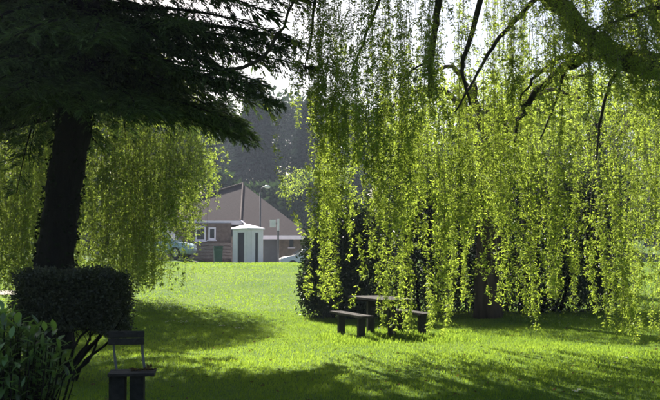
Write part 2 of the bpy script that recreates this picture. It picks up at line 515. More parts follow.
# ---- the near willow on the right: trunk just outside the frame
def near_willow():
    base = Vector((6.6, 14.2, gz(6.6, 14.2)))
    t = thing('weeping_willow_tree', 'weeping willow with bright yellow-green strands hanging in front of the picnic table', 'tree', (0, 0, 0))
    fork = at(690, 62, 14.2)
    trunk_pts = [base + Vector((0, 0, -.1)), base + Vector((-.05, 0, 1.2)), base + Vector((-.35, 0, 2.8)), (fork + base) / 2 * 0 + fork + Vector((.3, 0, -.35)), fork]
    c = spline(trunk_pts, 14)
    MB().tube(c, np.array([.62, .5, .45, .43, .42, .41, .40, .39, .38, .37, .36, .34, .30, .26]), 14, 0.07).build('trunk', M['bark'], t, smooth=True)
    D = 14.2
    A = lambda px, py, d=D: at(px, py, d)
    limbs = [
        ([A(700, 66), A(660, 66), A(630, 60), A(600, 46), A(572, 22), A(540, -12, 14.4), A(480, -60, 14.8), A(400, -95, 15.4)], .24, .10),
        ([A(604, 50), A(575, 62), A(545, 84), A(522, 112), A(514, 142)], .11, .014),
        ([A(640, 62), A(606, 58, 14.0), A(566, 56, 13.9), A(538, 74, 13.8), A(520, 100, 13.8)], .07, .012),
        ([A(700, 60), A(668, 30, 14.5), A(650, -20, 15), A(600, -80, 15.5), A(520, -120, 16)], .2, .10),
        ([A(470, -62, 14.8), A(445, -30, 14.7), A(437, 10, 14.6), A(432, 55, 14.6), A(430, 98, 14.6)], .085, .035),
        ([A(500, -48, 14.7), A(484, -10, 14.4), A(468, 45, 14.3), A(462, 70, 14.3), A(470, 105, 14.3)], .06, .02),
        ([A(545, -12, 14.4), A(522, 14, 14.2), A(497, 40, 14.0), A(480, 70, 13.9), A(455, 112, 13.9)], .05, .015),
        ([A(480, -60, 14.8), A(430, -50, 15.1), A(390, -20, 15.4), A(368, 30, 15.6), A(350, 75, 15.7)], .05, .014),
        ([A(400, -95, 15.4), A(350, -80, 15.6), A(320, -30, 15.8), A(312, 30, 15.8), A(305, 70, 15.8)], .05, .014),
        ([A(432, 60, 14.6), A(410, 72, 14.5), A(395, 95, 14.5)], .02, .008),
        ([A(700, 40, 14), A(660, 8, 13.6), A(625, 18, 13.4), A(590, 30, 13.3)], .05, .015),
        ([A(630, 62), A(612, 80, 14.1), A(600, 120, 14.0), A(596, 160, 14)], .04, .012),
        ([A(566, 64), A(556, 100, 14.2), A(540, 140, 14.2)], .03, .01),
        ([A(700, 70), A(690, -40, 13), A(640, -160, 12), A(560, -240, 11)], .2, .08),
        ([A(700, 70), A(760, -40, 13), A(860, -100, 12.5), A(960, -60, 12)], .2, .07),
        ([A(700, 70), A(740, -60, 15.5), A(800, -140, 17), A(840, -120, 18.5)], .18, .06),
    ]
    for p, r0, r1 in limbs:
        limb('limb', p, r0, r1, t, M['bark'], 22, 9, min(.03, r0 * .16))
    # curtains: photo column -> lowest pixel row of the strands there
    bx = [300, 318, 322, 334, 346, 350, 384, 388, 400, 412, 416, 424, 428, 444, 450, 470, 474, 498, 502, 520, 538, 543, 549, 554, 584, 600, 606, 648, 654, 700]
    by = [150, 170, 303, 308, 296, 175, 215, 330, 338, 330, 262, 318, 326, 318, 306, 300, 246, 250, 304, 306, 312, 332, 330, 306, 312, 298, 340, 343, 300, 250]
    AN = []; BO = []
    # loose lacy strands in the upper part
    for c in range(66):
        px = rng.uniform(302, 720) if c < 38 else (rng.uniform(304, 470) if c < 54 else rng.uniform(298, 345))
        if px < 352 and c < 54 and rng.random() < 0.4: continue
        D = rng.uniform(13.4, 17.2)
        if px < 345: D = rng.uniform(14.6, 16.6)
        low = min(np.interp(px, bx, by), 262)
        end = low * rng.uniform(.42, 1.0)
        top_py = rng.uniform(-100, 40)
        for q in range(int(rng.integers(3, 7))):
            ppx = px + rng.normal() * 3.0; DD = D + rng.normal() * .12
            AN.append((float(xat(ppx, DD)), DD, float(zat(top_py + rng.normal() * 14, DD)))); BO.append(float(zat(end - abs(rng.normal()) * 18, DD)))
    # the ropes: photo column, spread, lowest row, strands
    ropes = [(327, 2.6, 300, 9), (337, 3.0, 308, 9), (356, 4, 172, 8), (366, 4, 205, 9), (379, 4, 226, 9), (392, 2.8, 334, 10), (404, 3.2, 340, 13), (418, 2.4, 264, 7), (431, 3, 326, 10), (442, 3, 320, 10),
             (455, 2.6, 284, 8), (465, 3, 308, 9), (477, 2.4, 232, 5), (489, 3, 206, 7), (500, 2.4, 296, 8), (509, 3, 307, 10), (520, 2.4, 274, 8), (531, 3, 313, 10), (544, 1.4, 332, 6), (554, 3, 304, 9), (566, 3.4, 313, 10), (579, 3.2, 311, 10),
             (592, 2.6, 276, 8), (604, 3, 322, 9), (615, 3.6, 338, 12), (628, 3.6, 344, 13), (641, 3.2, 342, 12), (655, 3, 300, 9), (668, 4, 310, 9), (684, 4, 320, 9)]
    for px, sg, low, m in ropes:
        m = int(m * .78); sg *= .85
        D = rng.uniform(14.2, 16.2)
        if px < 350: D = 15.4
        top_c = rng.uniform(20, 125)
        for q in range(m):
            ppx = px + rng.normal() * sg * .85; DD = D + rng.normal() * .13
            py = low - (abs(rng.normal()) * 10 if rng.random() < .6 else rng.uniform(0, .5) * (low - 90))
            tp = min(top_c + rng.normal() * 30, py - 40)
            AN.append((float(xat(ppx, DD)), DD, float(zat(tp, DD)))); BO.append(max(float(zat(py, DD)), 0.1))
    # short strands on the limbs in the upper part
    for c in range(84):
        px = rng.uniform(425, 700) if c < 34 else rng.uniform(530, 680); D = rng.uniform(13.0, 14.0)
        tp = rng.uniform(-70, 45); ln = rng.uniform(25, 90)
        for q in range(5):
            DD = D + rng.normal() * .1; ppx = px + rng.normal() * 4
            AN.append((float(xat(ppx, DD)), DD, float(zat(tp + rng.normal() * 10, DD)))); BO.append(float(zat(tp + ln + rng.normal() * 10, DD)))
    # the rest of the crown, beyond the frame to the right
    for c in range(26):
        a = rng.uniform(-1.9, 1.9); r = rng.uniform(1.5, 5)
        x0 = 7.6 + r * math.cos(a); y0 = 13.5 + r * math.sin(a)
        if x0 < 0.40 * y0 + 0.2: continue
        zt = rng.uniform(5, 7.2)
        for q in range(7):
            AN.append((x0 + rng.normal() * .12, y0 + rng.normal() * .12, zt + rng.normal() * .3)); BO.append(rng.uniform(.4, 2.8))
    AN = np.array(AN); BO = np.array(BO)
    V, Q, rnd, TV, TQ = strands(AN, BO, 0.056, 92, 0.032, 0.5, 0.55, 0.30)
    leaf_object('hanging_foliage', V, Q, M['willow'], t, rnd)
    stuff(link('hanging_twigs', np_mesh('hanging_twigs', TV, TQ), M['twig'], t))
    # mostly unseen upper crown, widened and thickened to shade strands and foreground
    ell = []
    for k in range(170):
        px = rng.uniform(262, 780); D = rng.uniform(11.5, 20.2); py = rng.uniform(-230, -50) if D < 16 else rng.uniform(-230, -22)
        p = at(px, py, D); ell.append((p.x, p.y, p.z, rng.uniform(.4, .8), rng.uniform(.4, .8), rng.uniform(.35, .7)))
    V, Q = leaf_cloud(85000, ell, 0.14, (0.1, 1.0), 0.30, 0.8)
    leaf_object('crown', V, Q, M['willow'], t)
    print('near willow strands', len(AN))
near_willow()

def far_willow(name, label, cx, cy, rad, top, low, nclump, per, seed_lean=0.0, trunk_r=0.4, trunk_mat='bark', leaf=0.085, dens=26, xlim=None, right_cut=None, crown_n=16000, back=0.0, foot=0.0):
    z0 = gz(cx, cy)
    t = thing(name, label, 'tree', (cx, cy, z0))
    hh = top - z0
    tp = [(foot, 0, -.15), (seed_lean * .3 + foot * .9, 0, hh * .25), (seed_lean, 0, hh * .55), (seed_lean * 1.2, 0, hh * .8)]
    c = spline(tp, 12)
    MB().tube(c, np.linspace(trunk_r * 1.15, trunk_r * .4, 12), 12, 0.07).build('trunk', M[trunk_mat], t, smooth=True)
    AN = []; BO = []
    for k in range(9):
        a = k / 9 * 6.28 + rng.uniform(-.3, .3); r = rad * rng.uniform(.55, .85)
        s = np.array([seed_lean, 0, hh * rng.uniform(.4, .7)])
        e = np.array([math.cos(a) * r, math.sin(a) * r, hh * rng.uniform(.75, .95)])
        md = (s + e) / 2 + np.array([0, 0, hh * .14])
        limb('limb', [s, md, e], trunk_r * .3, .03, t, M[trunk_mat], 10, 6, .04)
    for k in range(nclump):
        a = rng.uniform(0, 6.283); r = rad * math.sqrt(rng.uniform(.12, 1.0))
        x = math.cos(a) * r; y = math.sin(a) * r + back
        zt = hh * (1 - .38 * (r / rad) ** 2) * rng.uniform(.72, 1.0)
        lo = low + (rng.uniform(0, hh * .45) if rng.random() < .55 else rng.uniform(0, .5))
        for q in range(per):
            AN.append((x + rng.normal() * .16, y + rng.normal() * .16, zt + rng.normal() * .25)); BO.append(lo + abs(rng.normal()) * .3)
    AN = np.array(AN); BO = np.array(BO)
    if right_cut is not None:
        for rx_, rz_ in right_cut:
            k = (AN[:, 0] + cx > rx_) & (rng.random(len(AN)) < .88)
            BO[k] = np.maximum(BO[k], rz_ - z0 + rng.normal(size=k.sum()) * .35)
        k = AN[:, 2] - BO > .3; AN = AN[k]; BO = BO[k]
    if xlim is not None:
        k = (AN[:, 0] + cx > xlim[0]) & (AN[:, 0] + cx < xlim[1]); AN = AN[k]; BO = BO[k]
    V, Q, rnd, TV, TQ = strands(AN, BO, leaf, dens, .09, .45, .75, .34)
    leaf_object('hanging_foliage', V, Q, M['willow_far'], t, rnd)
    stuff(link('hanging_twigs', np_mesh('hanging_twigs', TV, TQ), M['twig'], t))
    n = crown_n
    u = rand_dir(n); u[:, 2] = np.abs(u[:, 2]) * .8 + .25; u = unit(u)
    P = np.array([0, back, hh * .62]) + u * np.array([rad * .95, rad * .95, hh * .38]) * rng.uniform(.7, 1, n)[:, None]
    V, Q = kites(P, rand_dir(n) + np.array([0, 0, -.8]), leaf * 1.7, leaf * .62)
    leaf_object('crown', V, Q, M['willow_far'], t)
    return t

far_willow('weeping_willow_tree', 'broad weeping willow hanging to the lawn behind the dark conifer trunk', float(xat(92, 26.5)), 26.5, 3.75, 8.3, 0.2, 155, 11, -.7, .34, 'bark', .078, 30, None, [(float(xat(163, 26.5)), float(zat(225, 26.5))), (float(xat(188, 26.5)), float(zat(188, 26.5))), (float(xat(208, 26.5)), float(zat(150, 26.5)))], 16000, 0.0, -1.1)
far_willow('weeping_willow_tree', 'willow with thick brown trunk rising in front of the dark evergreen hedge', float(xat(487, 23.6)), 23.6, 3.6, 7.0, 3.4, 70, 8, 0.05, .34, 'bark_brown', .085, 26, None, None, 5000, 2.2)
far_willow('weeping_willow_tree', 'pale willow half hidden behind the hanging strands and the hedge', float(xat(600, 31)), 31.0, 4.4, 8.2, 2.6, 90, 8, 0.0, .36)

# ================================================================== CONIFER
def conifer():
    D = 16.0; K = D / 14.0
    bx0 = float(xat(50, D)); z0 = gz(bx0, D)
    t = thing('conifer_tree', 'dark drooping conifer with thick black trunk behind the clipped bush', 'tree', (0, 0, 0))
    tr = [(bx0, D, z0 - .1), tuple(at(54, 268, D)), tuple(at(62, 200, D)), tuple(at(73, 130, D)), tuple(at(80, 60, D)), tuple(at(84, -40, D)), tuple(at(86, -180, D)), tuple(at(88, -420, D))]
    c = spline(tr, 60)[::1]
    r = np.interp(np.arange(60), [0, 4, 16, 28, 40, 59], [.48, .37, .31, .31, .27, .06])
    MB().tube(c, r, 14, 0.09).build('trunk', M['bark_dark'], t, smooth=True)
    # ivy on the trunk
    n = 900
    k = rng.uniform(0, 30, n); i0 = k.astype(int); f = (k - i0)[:, None]
    ctr = c[i0] * (1 - f) + c[i0 + 1] * f
    a = rng.random(n) * 6.283
    o = np.stack([np.cos(a), np.sin(a), np.zeros(n)], 1)
    P = ctr + o * (np.interp(k, np.arange(60), r) * 1.02 + np.abs(rng.normal(size=n)) * .02)[:, None]
    V, Q = kites(P, o * .6 + rand_dir(n) + np.array([0, 0, -.6]), .07, .055)
    leaf_object('ivy', V, Q, M['ivy'], t)
    NV = []; BR = MB()
    def branch(start, az, length, rise, droop, r0, density=1.0, first=.12, per=34, big=1.15):
        m = 14
        s = np.linspace(0, 1, m)
        length *= K
        floor = 3.72 + .1 * rng.normal() - (1.2 if math.cos(az) < -.2 else 0)
        if start[2] + (rise - droop) * length < floor: droop = max(.04, (start[2] - floor) / length + rise)
        if math.cos(az) > .55 and big < 2: length *= .84
        hx, hy = math.cos(az), math.sin(az)
        wob = rng.normal() * .25
        az_t = az + wob * s
        rad = length * s
        p = np.stack([start[0] + rad * np.cos(az_t), start[1] + rad * np.sin(az_t), start[2] + rise * length * s - droop * length * s ** 2.2], 1)
        BR.tube(p, np.linspace(r0, .008, m), 5, .1, False)
        # side sprays, flat fans that droop at the tip
        nb = int(length * 17 * density)
        sb = rng.uniform(first, 1.0, nb)
        bpos = np.stack([np.interp(sb, s, p[:, j]) for j in range(3)], 1)
        sgn = np.where(rng.random(nb) < .5, -1, 1)
        ang = az + wob * sb + sgn * rng.uniform(.5, 1.25, nb)
        bl = (0.25 + 0.75 * (1 - sb) ** .6) * rng.uniform(.45, 1.0, nb) * min(1.0, length * .35)
        bl = np.maximum(bl, .2)
        q = rng.random((nb, per)) ** .8
        w = rng.normal(size=(nb, per)) * .07 * (1.15 - q)
        up = rng.normal(size=(nb, per)) * .018
        x = bpos[:, 0:1] + np.cos(ang)[:, None] * bl[:, None] * q - np.sin(ang)[:, None] * w
        y = bpos[:, 1:2] + np.sin(ang)[:, None] * bl[:, None] * q + np.cos(ang)[:, None] * w
        dr = rng.uniform(.15, .75, nb)[:, None]
        z = bpos[:, 2:3] - dr * bl[:, None] * q ** 1.7 + up
        P = np.stack([x, y, z], -1).reshape(-1, 3)
        d = np.stack([np.broadcast_to(np.cos(ang)[:, None], q.shape) - np.sin(ang)[:, None] * w * 6, np.broadcast_to(np.sin(ang)[:, None], q.shape) + np.cos(ang)[:, None] * w * 6, -dr * 1.6 * q], -1).reshape(-1, 3)
        d = d + rng.normal(size=d.shape) * .22
        N = len(P)
        V, Q = kites(P, d, rng.uniform(.06, .13, N) * big, rng.uniform(.010, .018, N) * big * 1.3, np.array([0, 0, 1.0]) + rng.normal(size=(N, 3)) * .5)
        NV.append(V)
    def tpos(z):
        z = 1.6 + (z - 1.6) * K
        k = int(np.argmin(np.abs(c[:, 2] - z))); return c[k]
    # tiers; lower limbs droop to about head height + 1 m
    for z in np.arange(4.0, 8.6, .32):
        for k in range(9):
            az = rng.uniform(0, 6.283)
            ln = rng.uniform(2.6, 4.5) * (1 - (z - 4) / 11)
            branch(tpos(z + rng.uniform(-.2, .2)), az, ln, rng.uniform(.0, .22), rng.uniform(.15, .42), .05, *((.85, .12, 26, 1.25) if z < 5.5 else (.8, .12, 14, 2.0)))
    for z in np.arange(9.0, 13.0, .7):
        for k in range(6):
            branch(tpos(z), rng.uniform(0, 6.283), (14 - z) * .55, .1, .25, .04, .5, .12, 16, 2.0)
    # limbs that make the photographed outline: to the right over the lawn
    for (az, ln, z, rise, droop) in ((-.12, 4.0, 4.5, .02, .20), (.06, 3.6, 4.3, .02, .26), (.0, 4.3, 4.9, .08, .17), (-.25, 4.1, 5.0, .08, .2), (.1, 4.2, 5.3, .1, .16), (-.1, 4.4, 5.6, .12, .14), (-.3, 4.0, 5.5, .1, .18), (.2, 3.7, 4.6, .05, .3), (-.35, 3.2, 4.2, .0, .3), (-.6, 3.0, 4.2, .0, .34), (.35, 3.0, 4.2, .0, .34), (.5, 2.9, 4.5, .0, .3),
                                     (3.0, 2.6, 4.2, .0, .45), (3.4, 2.4, 4.3, .0, .5), (3.8, 2.6, 4.3, .0, .42), (-2.6, 2.2, 4.2, .05, .4), (-1.2, 2.4, 4.3, .05, .25), (-1.7, 2.5, 4.4, .05, .28), (-2.1, 2.6, 4.2, .05, .34)):
        branch(tpos(z), az, ln, rise, droop, .05, 1.7)
    for k in range(14):
        branch(tpos(rng.uniform(4.0, 5.2)), rng.uniform(2.3, 4.4), rng.uniform(1.6, 3.0), rng.uniform(-.05, .05), rng.uniform(.4, .7), .045, 1.4)
    # limbs towards the viewer that hide the upper trunk
    for k in range(34):
        branch(tpos(rng.uniform(3.9, 6.0)), rng.uniform(-2.7, -.3), rng.uniform(1.6, 3.2), rng.uniform(-.02, .1), rng.uniform(.18, .4), .04, 1.2, .05)
    # wide upper limbs out of view, added to shade the foreground lawn
    for k in range(64):
        branch(tpos(rng.uniform(6.6, 10.0)), rng.uniform(-.5, 1.9), rng.uniform(2.6, 3.7), rng.uniform(.0, .12), rng.uniform(.05, .14), .05, 1.2, .12, 16, 2.2)
    for k in range(34):  # longer unseen limbs, added so their shadow reaches the middle foreground
        branch(tpos(rng.uniform(7.6, 10.0)), rng.uniform(.75, 1.6), rng.uniform(4.4, 6.0), rng.uniform(.0, .08), rng.uniform(.02, .08), .06, 1.2, .12, 14, 2.3)
    stuff(BR.build('branches', M['bark_dark'], t))
    V = np.vstack(NV); Q = np.arange(len(V)).reshape(-1, 4)
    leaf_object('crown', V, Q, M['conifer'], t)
    # bare grey limb showing against the sky
    limb('limb', [tuple(at(150, 80, 15.5)), tuple(at(200, 74, 15.3)), tuple(at(248, 68, 15.1)), tuple(at(270, 50, 15.0)), tuple(at(286, 20, 14.9)), tuple(at(304, -12, 14.8))], .045, .02, t, M['bark'], 14, 7, .02)
    print('conifer quads', len(Q))
conifer()

def shade_conifer(x, y, h):  # tree added mostly out of frame for the shadow it throws on the lawn
    z0 = gz(x, y)
    t = thing('conifer_tree', 'dark conifer added mostly out of view to shade the left foreground', 'tree', (x, y, z0))
    MB().tube([(0, 0, -.1), (.05, 0, h * .3), (0, .05, h * .65), (0, 0, h)], [.42, .34, .2, .03], 12, .07).build('trunk', M['bark_dark'], t, smooth=True)
    PV = []
    for k in range(150):
        f = rng.random() ** .8
        z = h * (1 - f * .60); ln = (1.0 + 3.6 * f) * rng.uniform(.7, 1.05); az = rng.uniform(0, 6.283)
        m = 380
        q = rng.random(m) ** .6
        w = rng.normal(size=m) * .42 * (1.15 - q)
        px = math.cos(az) * ln * q - math.sin(az) * w; py = math.sin(az) * ln * q + math.cos(az) * w
        pz = z + .1 * ln * q - .28 * ln * q ** 2 + rng.normal(size=m) * .08
        P = np.stack([px, py, pz], 1)
        d = np.array([math.cos(az), math.sin(az), -.4]) + rng.normal(size=(m, 3)) * .55
        PV.append(kites(P, d, rng.uniform(.14, .28, m), rng.uniform(.026, .042, m))[0])
    V = np.vstack(PV); leaf_object('crown', V, np.arange(len(V)).reshape(-1, 4), M['conifer'], t)
shade_conifer(-8.4, 21.3, 14.0)

# ================================================================== BUSHES
def clipped_bush():
    D = 11.7
    cx = float(xat(76, D))
    z0 = gz(cx, D)
    t = thing('clipped_bush', 'dark clipped bush on bare twisted stems in front of the conifer trunk', 'bush', (cx, D, z0))
    n = 32000
    # rounded box, sheared top
    u = rng.uniform(-1, 1, (n, 3))
    ax = rng.integers(0, 3, n); sg = np.where(rng.random(n) < .5, -1, 1)
    dep = rng.random(n) ** 1.6 * .35
    u[np.arange(n), ax] = sg * (1 - dep)
    rr = np.linalg.norm(u ** 2 * np.sign(u), axis=1) ** .5
    u = u / np.maximum(1, (np.sum(np.abs(u) ** 4, axis=1) ** .25))[:, None]
    hx = .65; hy = .55; hz = .36
    lump = 1 + .10 * np.sin(u[:, 0] * 9 + 1) * np.sin(u[:, 1] * 8 + u[:, 2] * 5) + .055 * rng.normal(size=n) + .10 * (rng.random(n) < .04)
    P = u * np.array([hx, hy, hz]) * lump[:, None]
    P[:, 2] += 1.06 - .05 * u[:, 0] * (1 - u[:, 2]) + .02 * np.sin(P[:, 0] * 7)
    P[:, 2] -= .06 * (u[:, 0] > .5) * (u[:, 0] - .5) * 2
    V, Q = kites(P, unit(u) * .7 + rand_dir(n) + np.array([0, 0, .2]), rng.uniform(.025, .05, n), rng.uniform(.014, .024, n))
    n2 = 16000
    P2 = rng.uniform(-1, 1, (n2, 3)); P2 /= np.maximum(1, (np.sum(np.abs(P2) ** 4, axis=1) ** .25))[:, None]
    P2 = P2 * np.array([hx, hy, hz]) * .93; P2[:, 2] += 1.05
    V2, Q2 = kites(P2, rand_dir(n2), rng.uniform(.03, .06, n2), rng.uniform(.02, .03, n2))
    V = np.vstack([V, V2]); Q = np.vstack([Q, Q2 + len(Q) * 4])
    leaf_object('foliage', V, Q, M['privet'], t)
    for k in range(11):
        a = rng.uniform(0, 6.28)
        b = np.array([-.12 + .14 * math.cos(a), .14 * math.sin(a), -.05])
        e = np.array([rng.uniform(-.6, .65), rng.uniform(-.45, .45), rng.uniform(.75, .95)])
        m1 = b + (e - b) * .35 + np.array([rng.normal() * .07, rng.normal() * .06, .0])
        m2 = b + (e - b) * .7 + np.array([rng.normal() * .06, rng.normal() * .06, -.05])
        limb('stem', [b, m1, m2, e], rng.uniform(.022, .036), .01, t, M['bark_dark'], 10, 6, .008)
    tw = MB()
    for k in range(60):
        b = np.array([rng.uniform(-.5, .6), rng.uniform(-.5, .5), rng.uniform(.5, .72)])
        e = b + np.array([rng.normal() * .12, rng.normal() * .1, rng.uniform(.1, .28)])
        tw.tube([b, (b + e) / 2 + rng.normal(size=3) * .02, e], [.007, .005, .003], 4, 0, False)
    stuff(tw.build('twigs', M['bark_dark'], t))
clipped_bush()

def big_leaf_mesh(name, curl, w):
    """laurel leaf 1 m long along +Y, folded on its midrib"""
    prof = [(0, .05), (.2, .7), (.45, 1.0), (.72, .8), (1.0, .02)]
    v = []; q = []
    for i, (y, k) in enumerate(prof):
        z = curl * y * y
        v += [(-w * k, y, z + .30 * w * k), (0, y, z), (w * k, y, z + .30 * w * k)]
    for i in range(4):
        a = i * 3
        q += [(a, a + 1, a + 4, a + 3), (a + 1, a + 2, a + 5, a + 4)]
    me = np_mesh(name, np.array(v), np.array(q), None, np.full(len(q), random.random()))
    me.polygons.foreach_set('use_smooth', np.ones(len(q), dtype=bool))
    me.materials.append(M['laurel'])
    return me

def laurel_bush():
    D = 7.6
    cx = float(xat(10, D)); z0 = gz(cx, D)
    t = thing('laurel_bush', 'laurel bush with large glossy green leaves beside the clipped bush', 'bush', (cx, D, z0))
    meshes = [big_leaf_mesh('leaf', c_, w_) for c_, w_ in ((-.15, .19), (-.3, .21), (.05, .17), (-.45, .2), (-.22, .23), (-.08, .2))]
    for q, m_ in enumerate(meshes):
        m_.attributes['rnd'].data.foreach_set('value', np.full(8, q / 5.0, dtype=np.float32))
    def leaf_pose():
        # shoots standing in a dome
        a = rng.uniform(0, 6.283); r = math.sqrt(rng.random())
        x = r * math.cos(a); y = r * math.sin(a)
        return x, y
    RX, RY, H = .56, .58, 1.10
    shoots = []
    while len(shoots) < 150:
        x, y = leaf_pose()
        top = H * (1 - .42 * (x * x + y * y)) * rng.uniform(.84, 1.04)
        shoots.append((x * RX, y * RY, top))
    st = []
    for (x, y, top) in shoots:
        b = np.array([x * .25, y * .25, 0.0]); e = np.array([x, y, top])
        m = MB().tube(spline([b, b + (e - b) * .5 + np.array([x * .2, y * .2, 0]), e], 6), np.linspace(.012, .004, 6), 5, 0)
        st.append(m)
    big = MB()
    for m in st: big.add(np.vstack(m.v), np.vstack(m.q))
    stuff(big.build('stems', M['bark_dark'], t))
    mats = []
    for (x, y, top) in shoots:
        nl = 15
        a0 = rng.uniform(0, 6.28)
        for k in range(nl):
            f = k / nl
            h = top - f * .62 + .02
            if h < .06: continue
            s = h / top
            px = x * (.25 + .75 * s); py = y * (.25 + .75 * s)
            az = a0 + k * 2.4 + rng.normal() * .2
            el = math.radians(48 - 75 * f + rng.normal() * 20)
            d = Vector((math.cos(az) * math.cos(el), math.sin(az) * math.cos(el), math.sin(el)))
            up = Vector((0, 0, 1)); side = d.cross(up).normalized(); n_ = side.cross(d)
            R = Matrix((side, d, n_)).transposed().to_4x4()
            L = rng.uniform(.08, .14)
            mats.append((Matrix.Translation((px, py, h)) @ R @ Matrix.Scale(L, 4), int(rng.integers(0, 6))))
    # leaves seen largest (front and top of the bush) are single objects, the rest one mass
    def score(m):
        p = m[0].translation
        return -p.y + .8 * p.z + .5 * p.x
    mats.sort(key=score, reverse=True)
    for m, k in mats[:290]:
        o = bpy.data.objects.new('leaf', meshes[k]); col.objects.link(o); o.parent = t; o.matrix_local = m
    VV = []; QQ = []; RR = []; n = 0
    for m, k in mats[290:]:
        me = meshes[k]
        v = np.array([m @ vv.co for vv in me.vertices]); VV.append(v)
        QQ.append(np.array([p.vertices[:] for p in me.polygons]) + n); n += len(v); RR.append(np.full(8, rng.random()))
    stuff(leaf_object('foliage', np.vstack(VV), np.vstack(QQ), M['laurel'], t, np.concatenate(RR)))
laurel_bush()

def evergreen(name, label, cat, ells, n, leaf, mat, stems=8, base=(0, 0), aspect=.45, lump=.25):
    x, y = base; z0 = gz(x, y)
    t = thing(name, label, cat, (x, y, z0))
    V, Q = leaf_cloud(n, ells, leaf, (.55, 1.0), aspect, .3, lump)
    V = V[:]
    leaf_object('foliage', V, Q, M[mat], t)
    # inner twiggy mass
    for k in range(stems):
        e = ells[int(rng.integers(0, len(ells)))]
        b = np.array([e[0] * .6 + rng.normal() * .15, e[1] * .6 + rng.normal() * .1, -.05])
        tip = np.array([e[0] + rng.normal() * e[3] * .4, e[1] + rng.normal() * e[4] * .4, e[2] + e[5] * .5])
        limb('stem', [b, (b + tip) / 2 + rng.normal(size=3) * .1, tip], .045, .012, t, M['bark_dark'], 8, 6, .02)
    return t
D = 23.6; k_ = D / 900.0
def E(px, py, dy, wx, wz, wy):
    """ellipsoid by photo pixel centre, relative to the shrub base"""
    p = at(px, py, D + dy)
    return (p.x - SB[0], dy, p.z - gz(SB[0], D), wx * k_, wy, wz * k_)
SB = (float(xat(345, D)), D)
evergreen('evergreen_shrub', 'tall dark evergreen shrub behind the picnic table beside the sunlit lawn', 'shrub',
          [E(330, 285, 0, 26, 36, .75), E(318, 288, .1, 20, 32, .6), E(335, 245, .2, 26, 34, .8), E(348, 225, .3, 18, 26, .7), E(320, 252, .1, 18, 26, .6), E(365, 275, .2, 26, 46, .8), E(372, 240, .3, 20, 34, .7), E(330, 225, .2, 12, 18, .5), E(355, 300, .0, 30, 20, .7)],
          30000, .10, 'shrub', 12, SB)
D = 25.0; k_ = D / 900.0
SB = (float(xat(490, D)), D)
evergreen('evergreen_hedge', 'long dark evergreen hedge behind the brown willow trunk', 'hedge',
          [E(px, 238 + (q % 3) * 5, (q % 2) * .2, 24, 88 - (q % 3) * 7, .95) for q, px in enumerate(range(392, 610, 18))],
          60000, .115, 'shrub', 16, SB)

# ================================================================== TABLE AND BENCHES
TB = at(381, 335, 18.5)
TZ = gz(TB.x, TB.y)
TA = math.radians(-70)     # long axis: back-left to front-right
def local_spot(off_x, off_y, rz, cx, cy):
    return (cx + off_x * math.cos(rz) - off_y * math.sin(rz), cy + off_x * math.sin(rz) + off_y * math.cos(rz))
def picnic_set():
    L = 1.8
    t = thing('picnic_table', 'dark weathered timber picnic table standing before the evergreen shrub', 'table', (TB.x, TB.y, TZ), TA)
    for k in range(4):
        y = -.285 + k * .19
        MB().box((0, y, .735), (L, .178, .045)).build('plank', M['timber'], t, .006)
    for s in (-1, 1):
        MB().box((s * .55, 0, .345), (.11, .15, .70)).build('leg', M['timber_dark'], t, .008)
        MB().box((s * .55, 0, .6855), (.10, .70, .05)).build('top_bearer', M['timber_dark'], t, .005)
    MB().box((0, 0, .50), (.988, .05, .08)).build('brace', M['timber_dark'], t, .005)
    for s in (-1, 1):
        x, y = local_spot(0, s * .66, TA, TB.x, TB.y)
        b = thing('bench', 'low timber bench on the %s side of the picnic table' % ('evergreen shrub and lawn' if s < 0 else 'hanging willow strands'), 'bench', (x, y, gz(x, y)), TA, 'benches beside the picnic table')
        for k in range(2):
            MB().box((0, -.068 + k * .136, .44), (L, .128, .045)).build('plank', M['timber'], b, .006)
        for q in (-1, 1):
            MB().box((q * .55, 0, .20), (.11, .14, .43)).build('leg', M['timber_dark'], b, .008)
picnic_set()

def park_seat():
    D = 9.0
    p = at(126, 400, D); x = p.x; z0 = gz(x, D)
    t = thing('park_seat', 'narrow dark seat with board back and broad slab legs beside the clipped bush', 'seat', (x, D, z0), math.radians(8))
    for k in range(2):
        MB().box((-.02, .17, .715 + k * .072), (.36, .03, .066)).build('back_board', M['timber_dark'], t, .006)
    for s, dx in ((-1, -.15), (1, .13)):
        MB().tube([(dx, .195, .80), (dx + .01, .20, .6), (dx + .04, .17, .415)], [.014, .014, .014], 8).build('post', M['metal'], t)
    for k in range(3):
        MB().box((.06, -.14 + k * .125, .425), (.45, .118, .03)).build('seat_plank', M['timber_dark'], t, .005)
    MB().box((-.08, 0, .19), (.15, .30, .44)).build('leg', M['slab'], t, .01)
    MB().box((.11, 0, .19), (.13, .30, .44)).build('leg', M['slab'], t, .01)
    # fallen twig with dead leaves lying across the right end
    tw = thing('fallen_twig', 'fallen twig with dead leaves lying on the end of the park seat', 'twig', (x + .17, D - .02, z0 + .447), math.radians(10))
    MB().tube([(-.12, 0, .004), (0, .02, .006), (.08, -.01, .006), (.13, .01, .02)], [.008, .007, .006, .003], 6).build('stem', M['bark_dark'], tw)
    n = 22
    P = np.stack([rng.uniform(-.1, .11, n), rng.normal(size=n) * .03, rng.uniform(.003, .015, n)], 1)
    dd = rand_dir(n); dd[:, 2] = np.abs(dd[:, 2]) * .5
    V, Q = kites(P, dd, rng.uniform(.04, .07, n), .03)
    leaf_object('leaves', V, Q, M['dry'], tw)
park_seat()

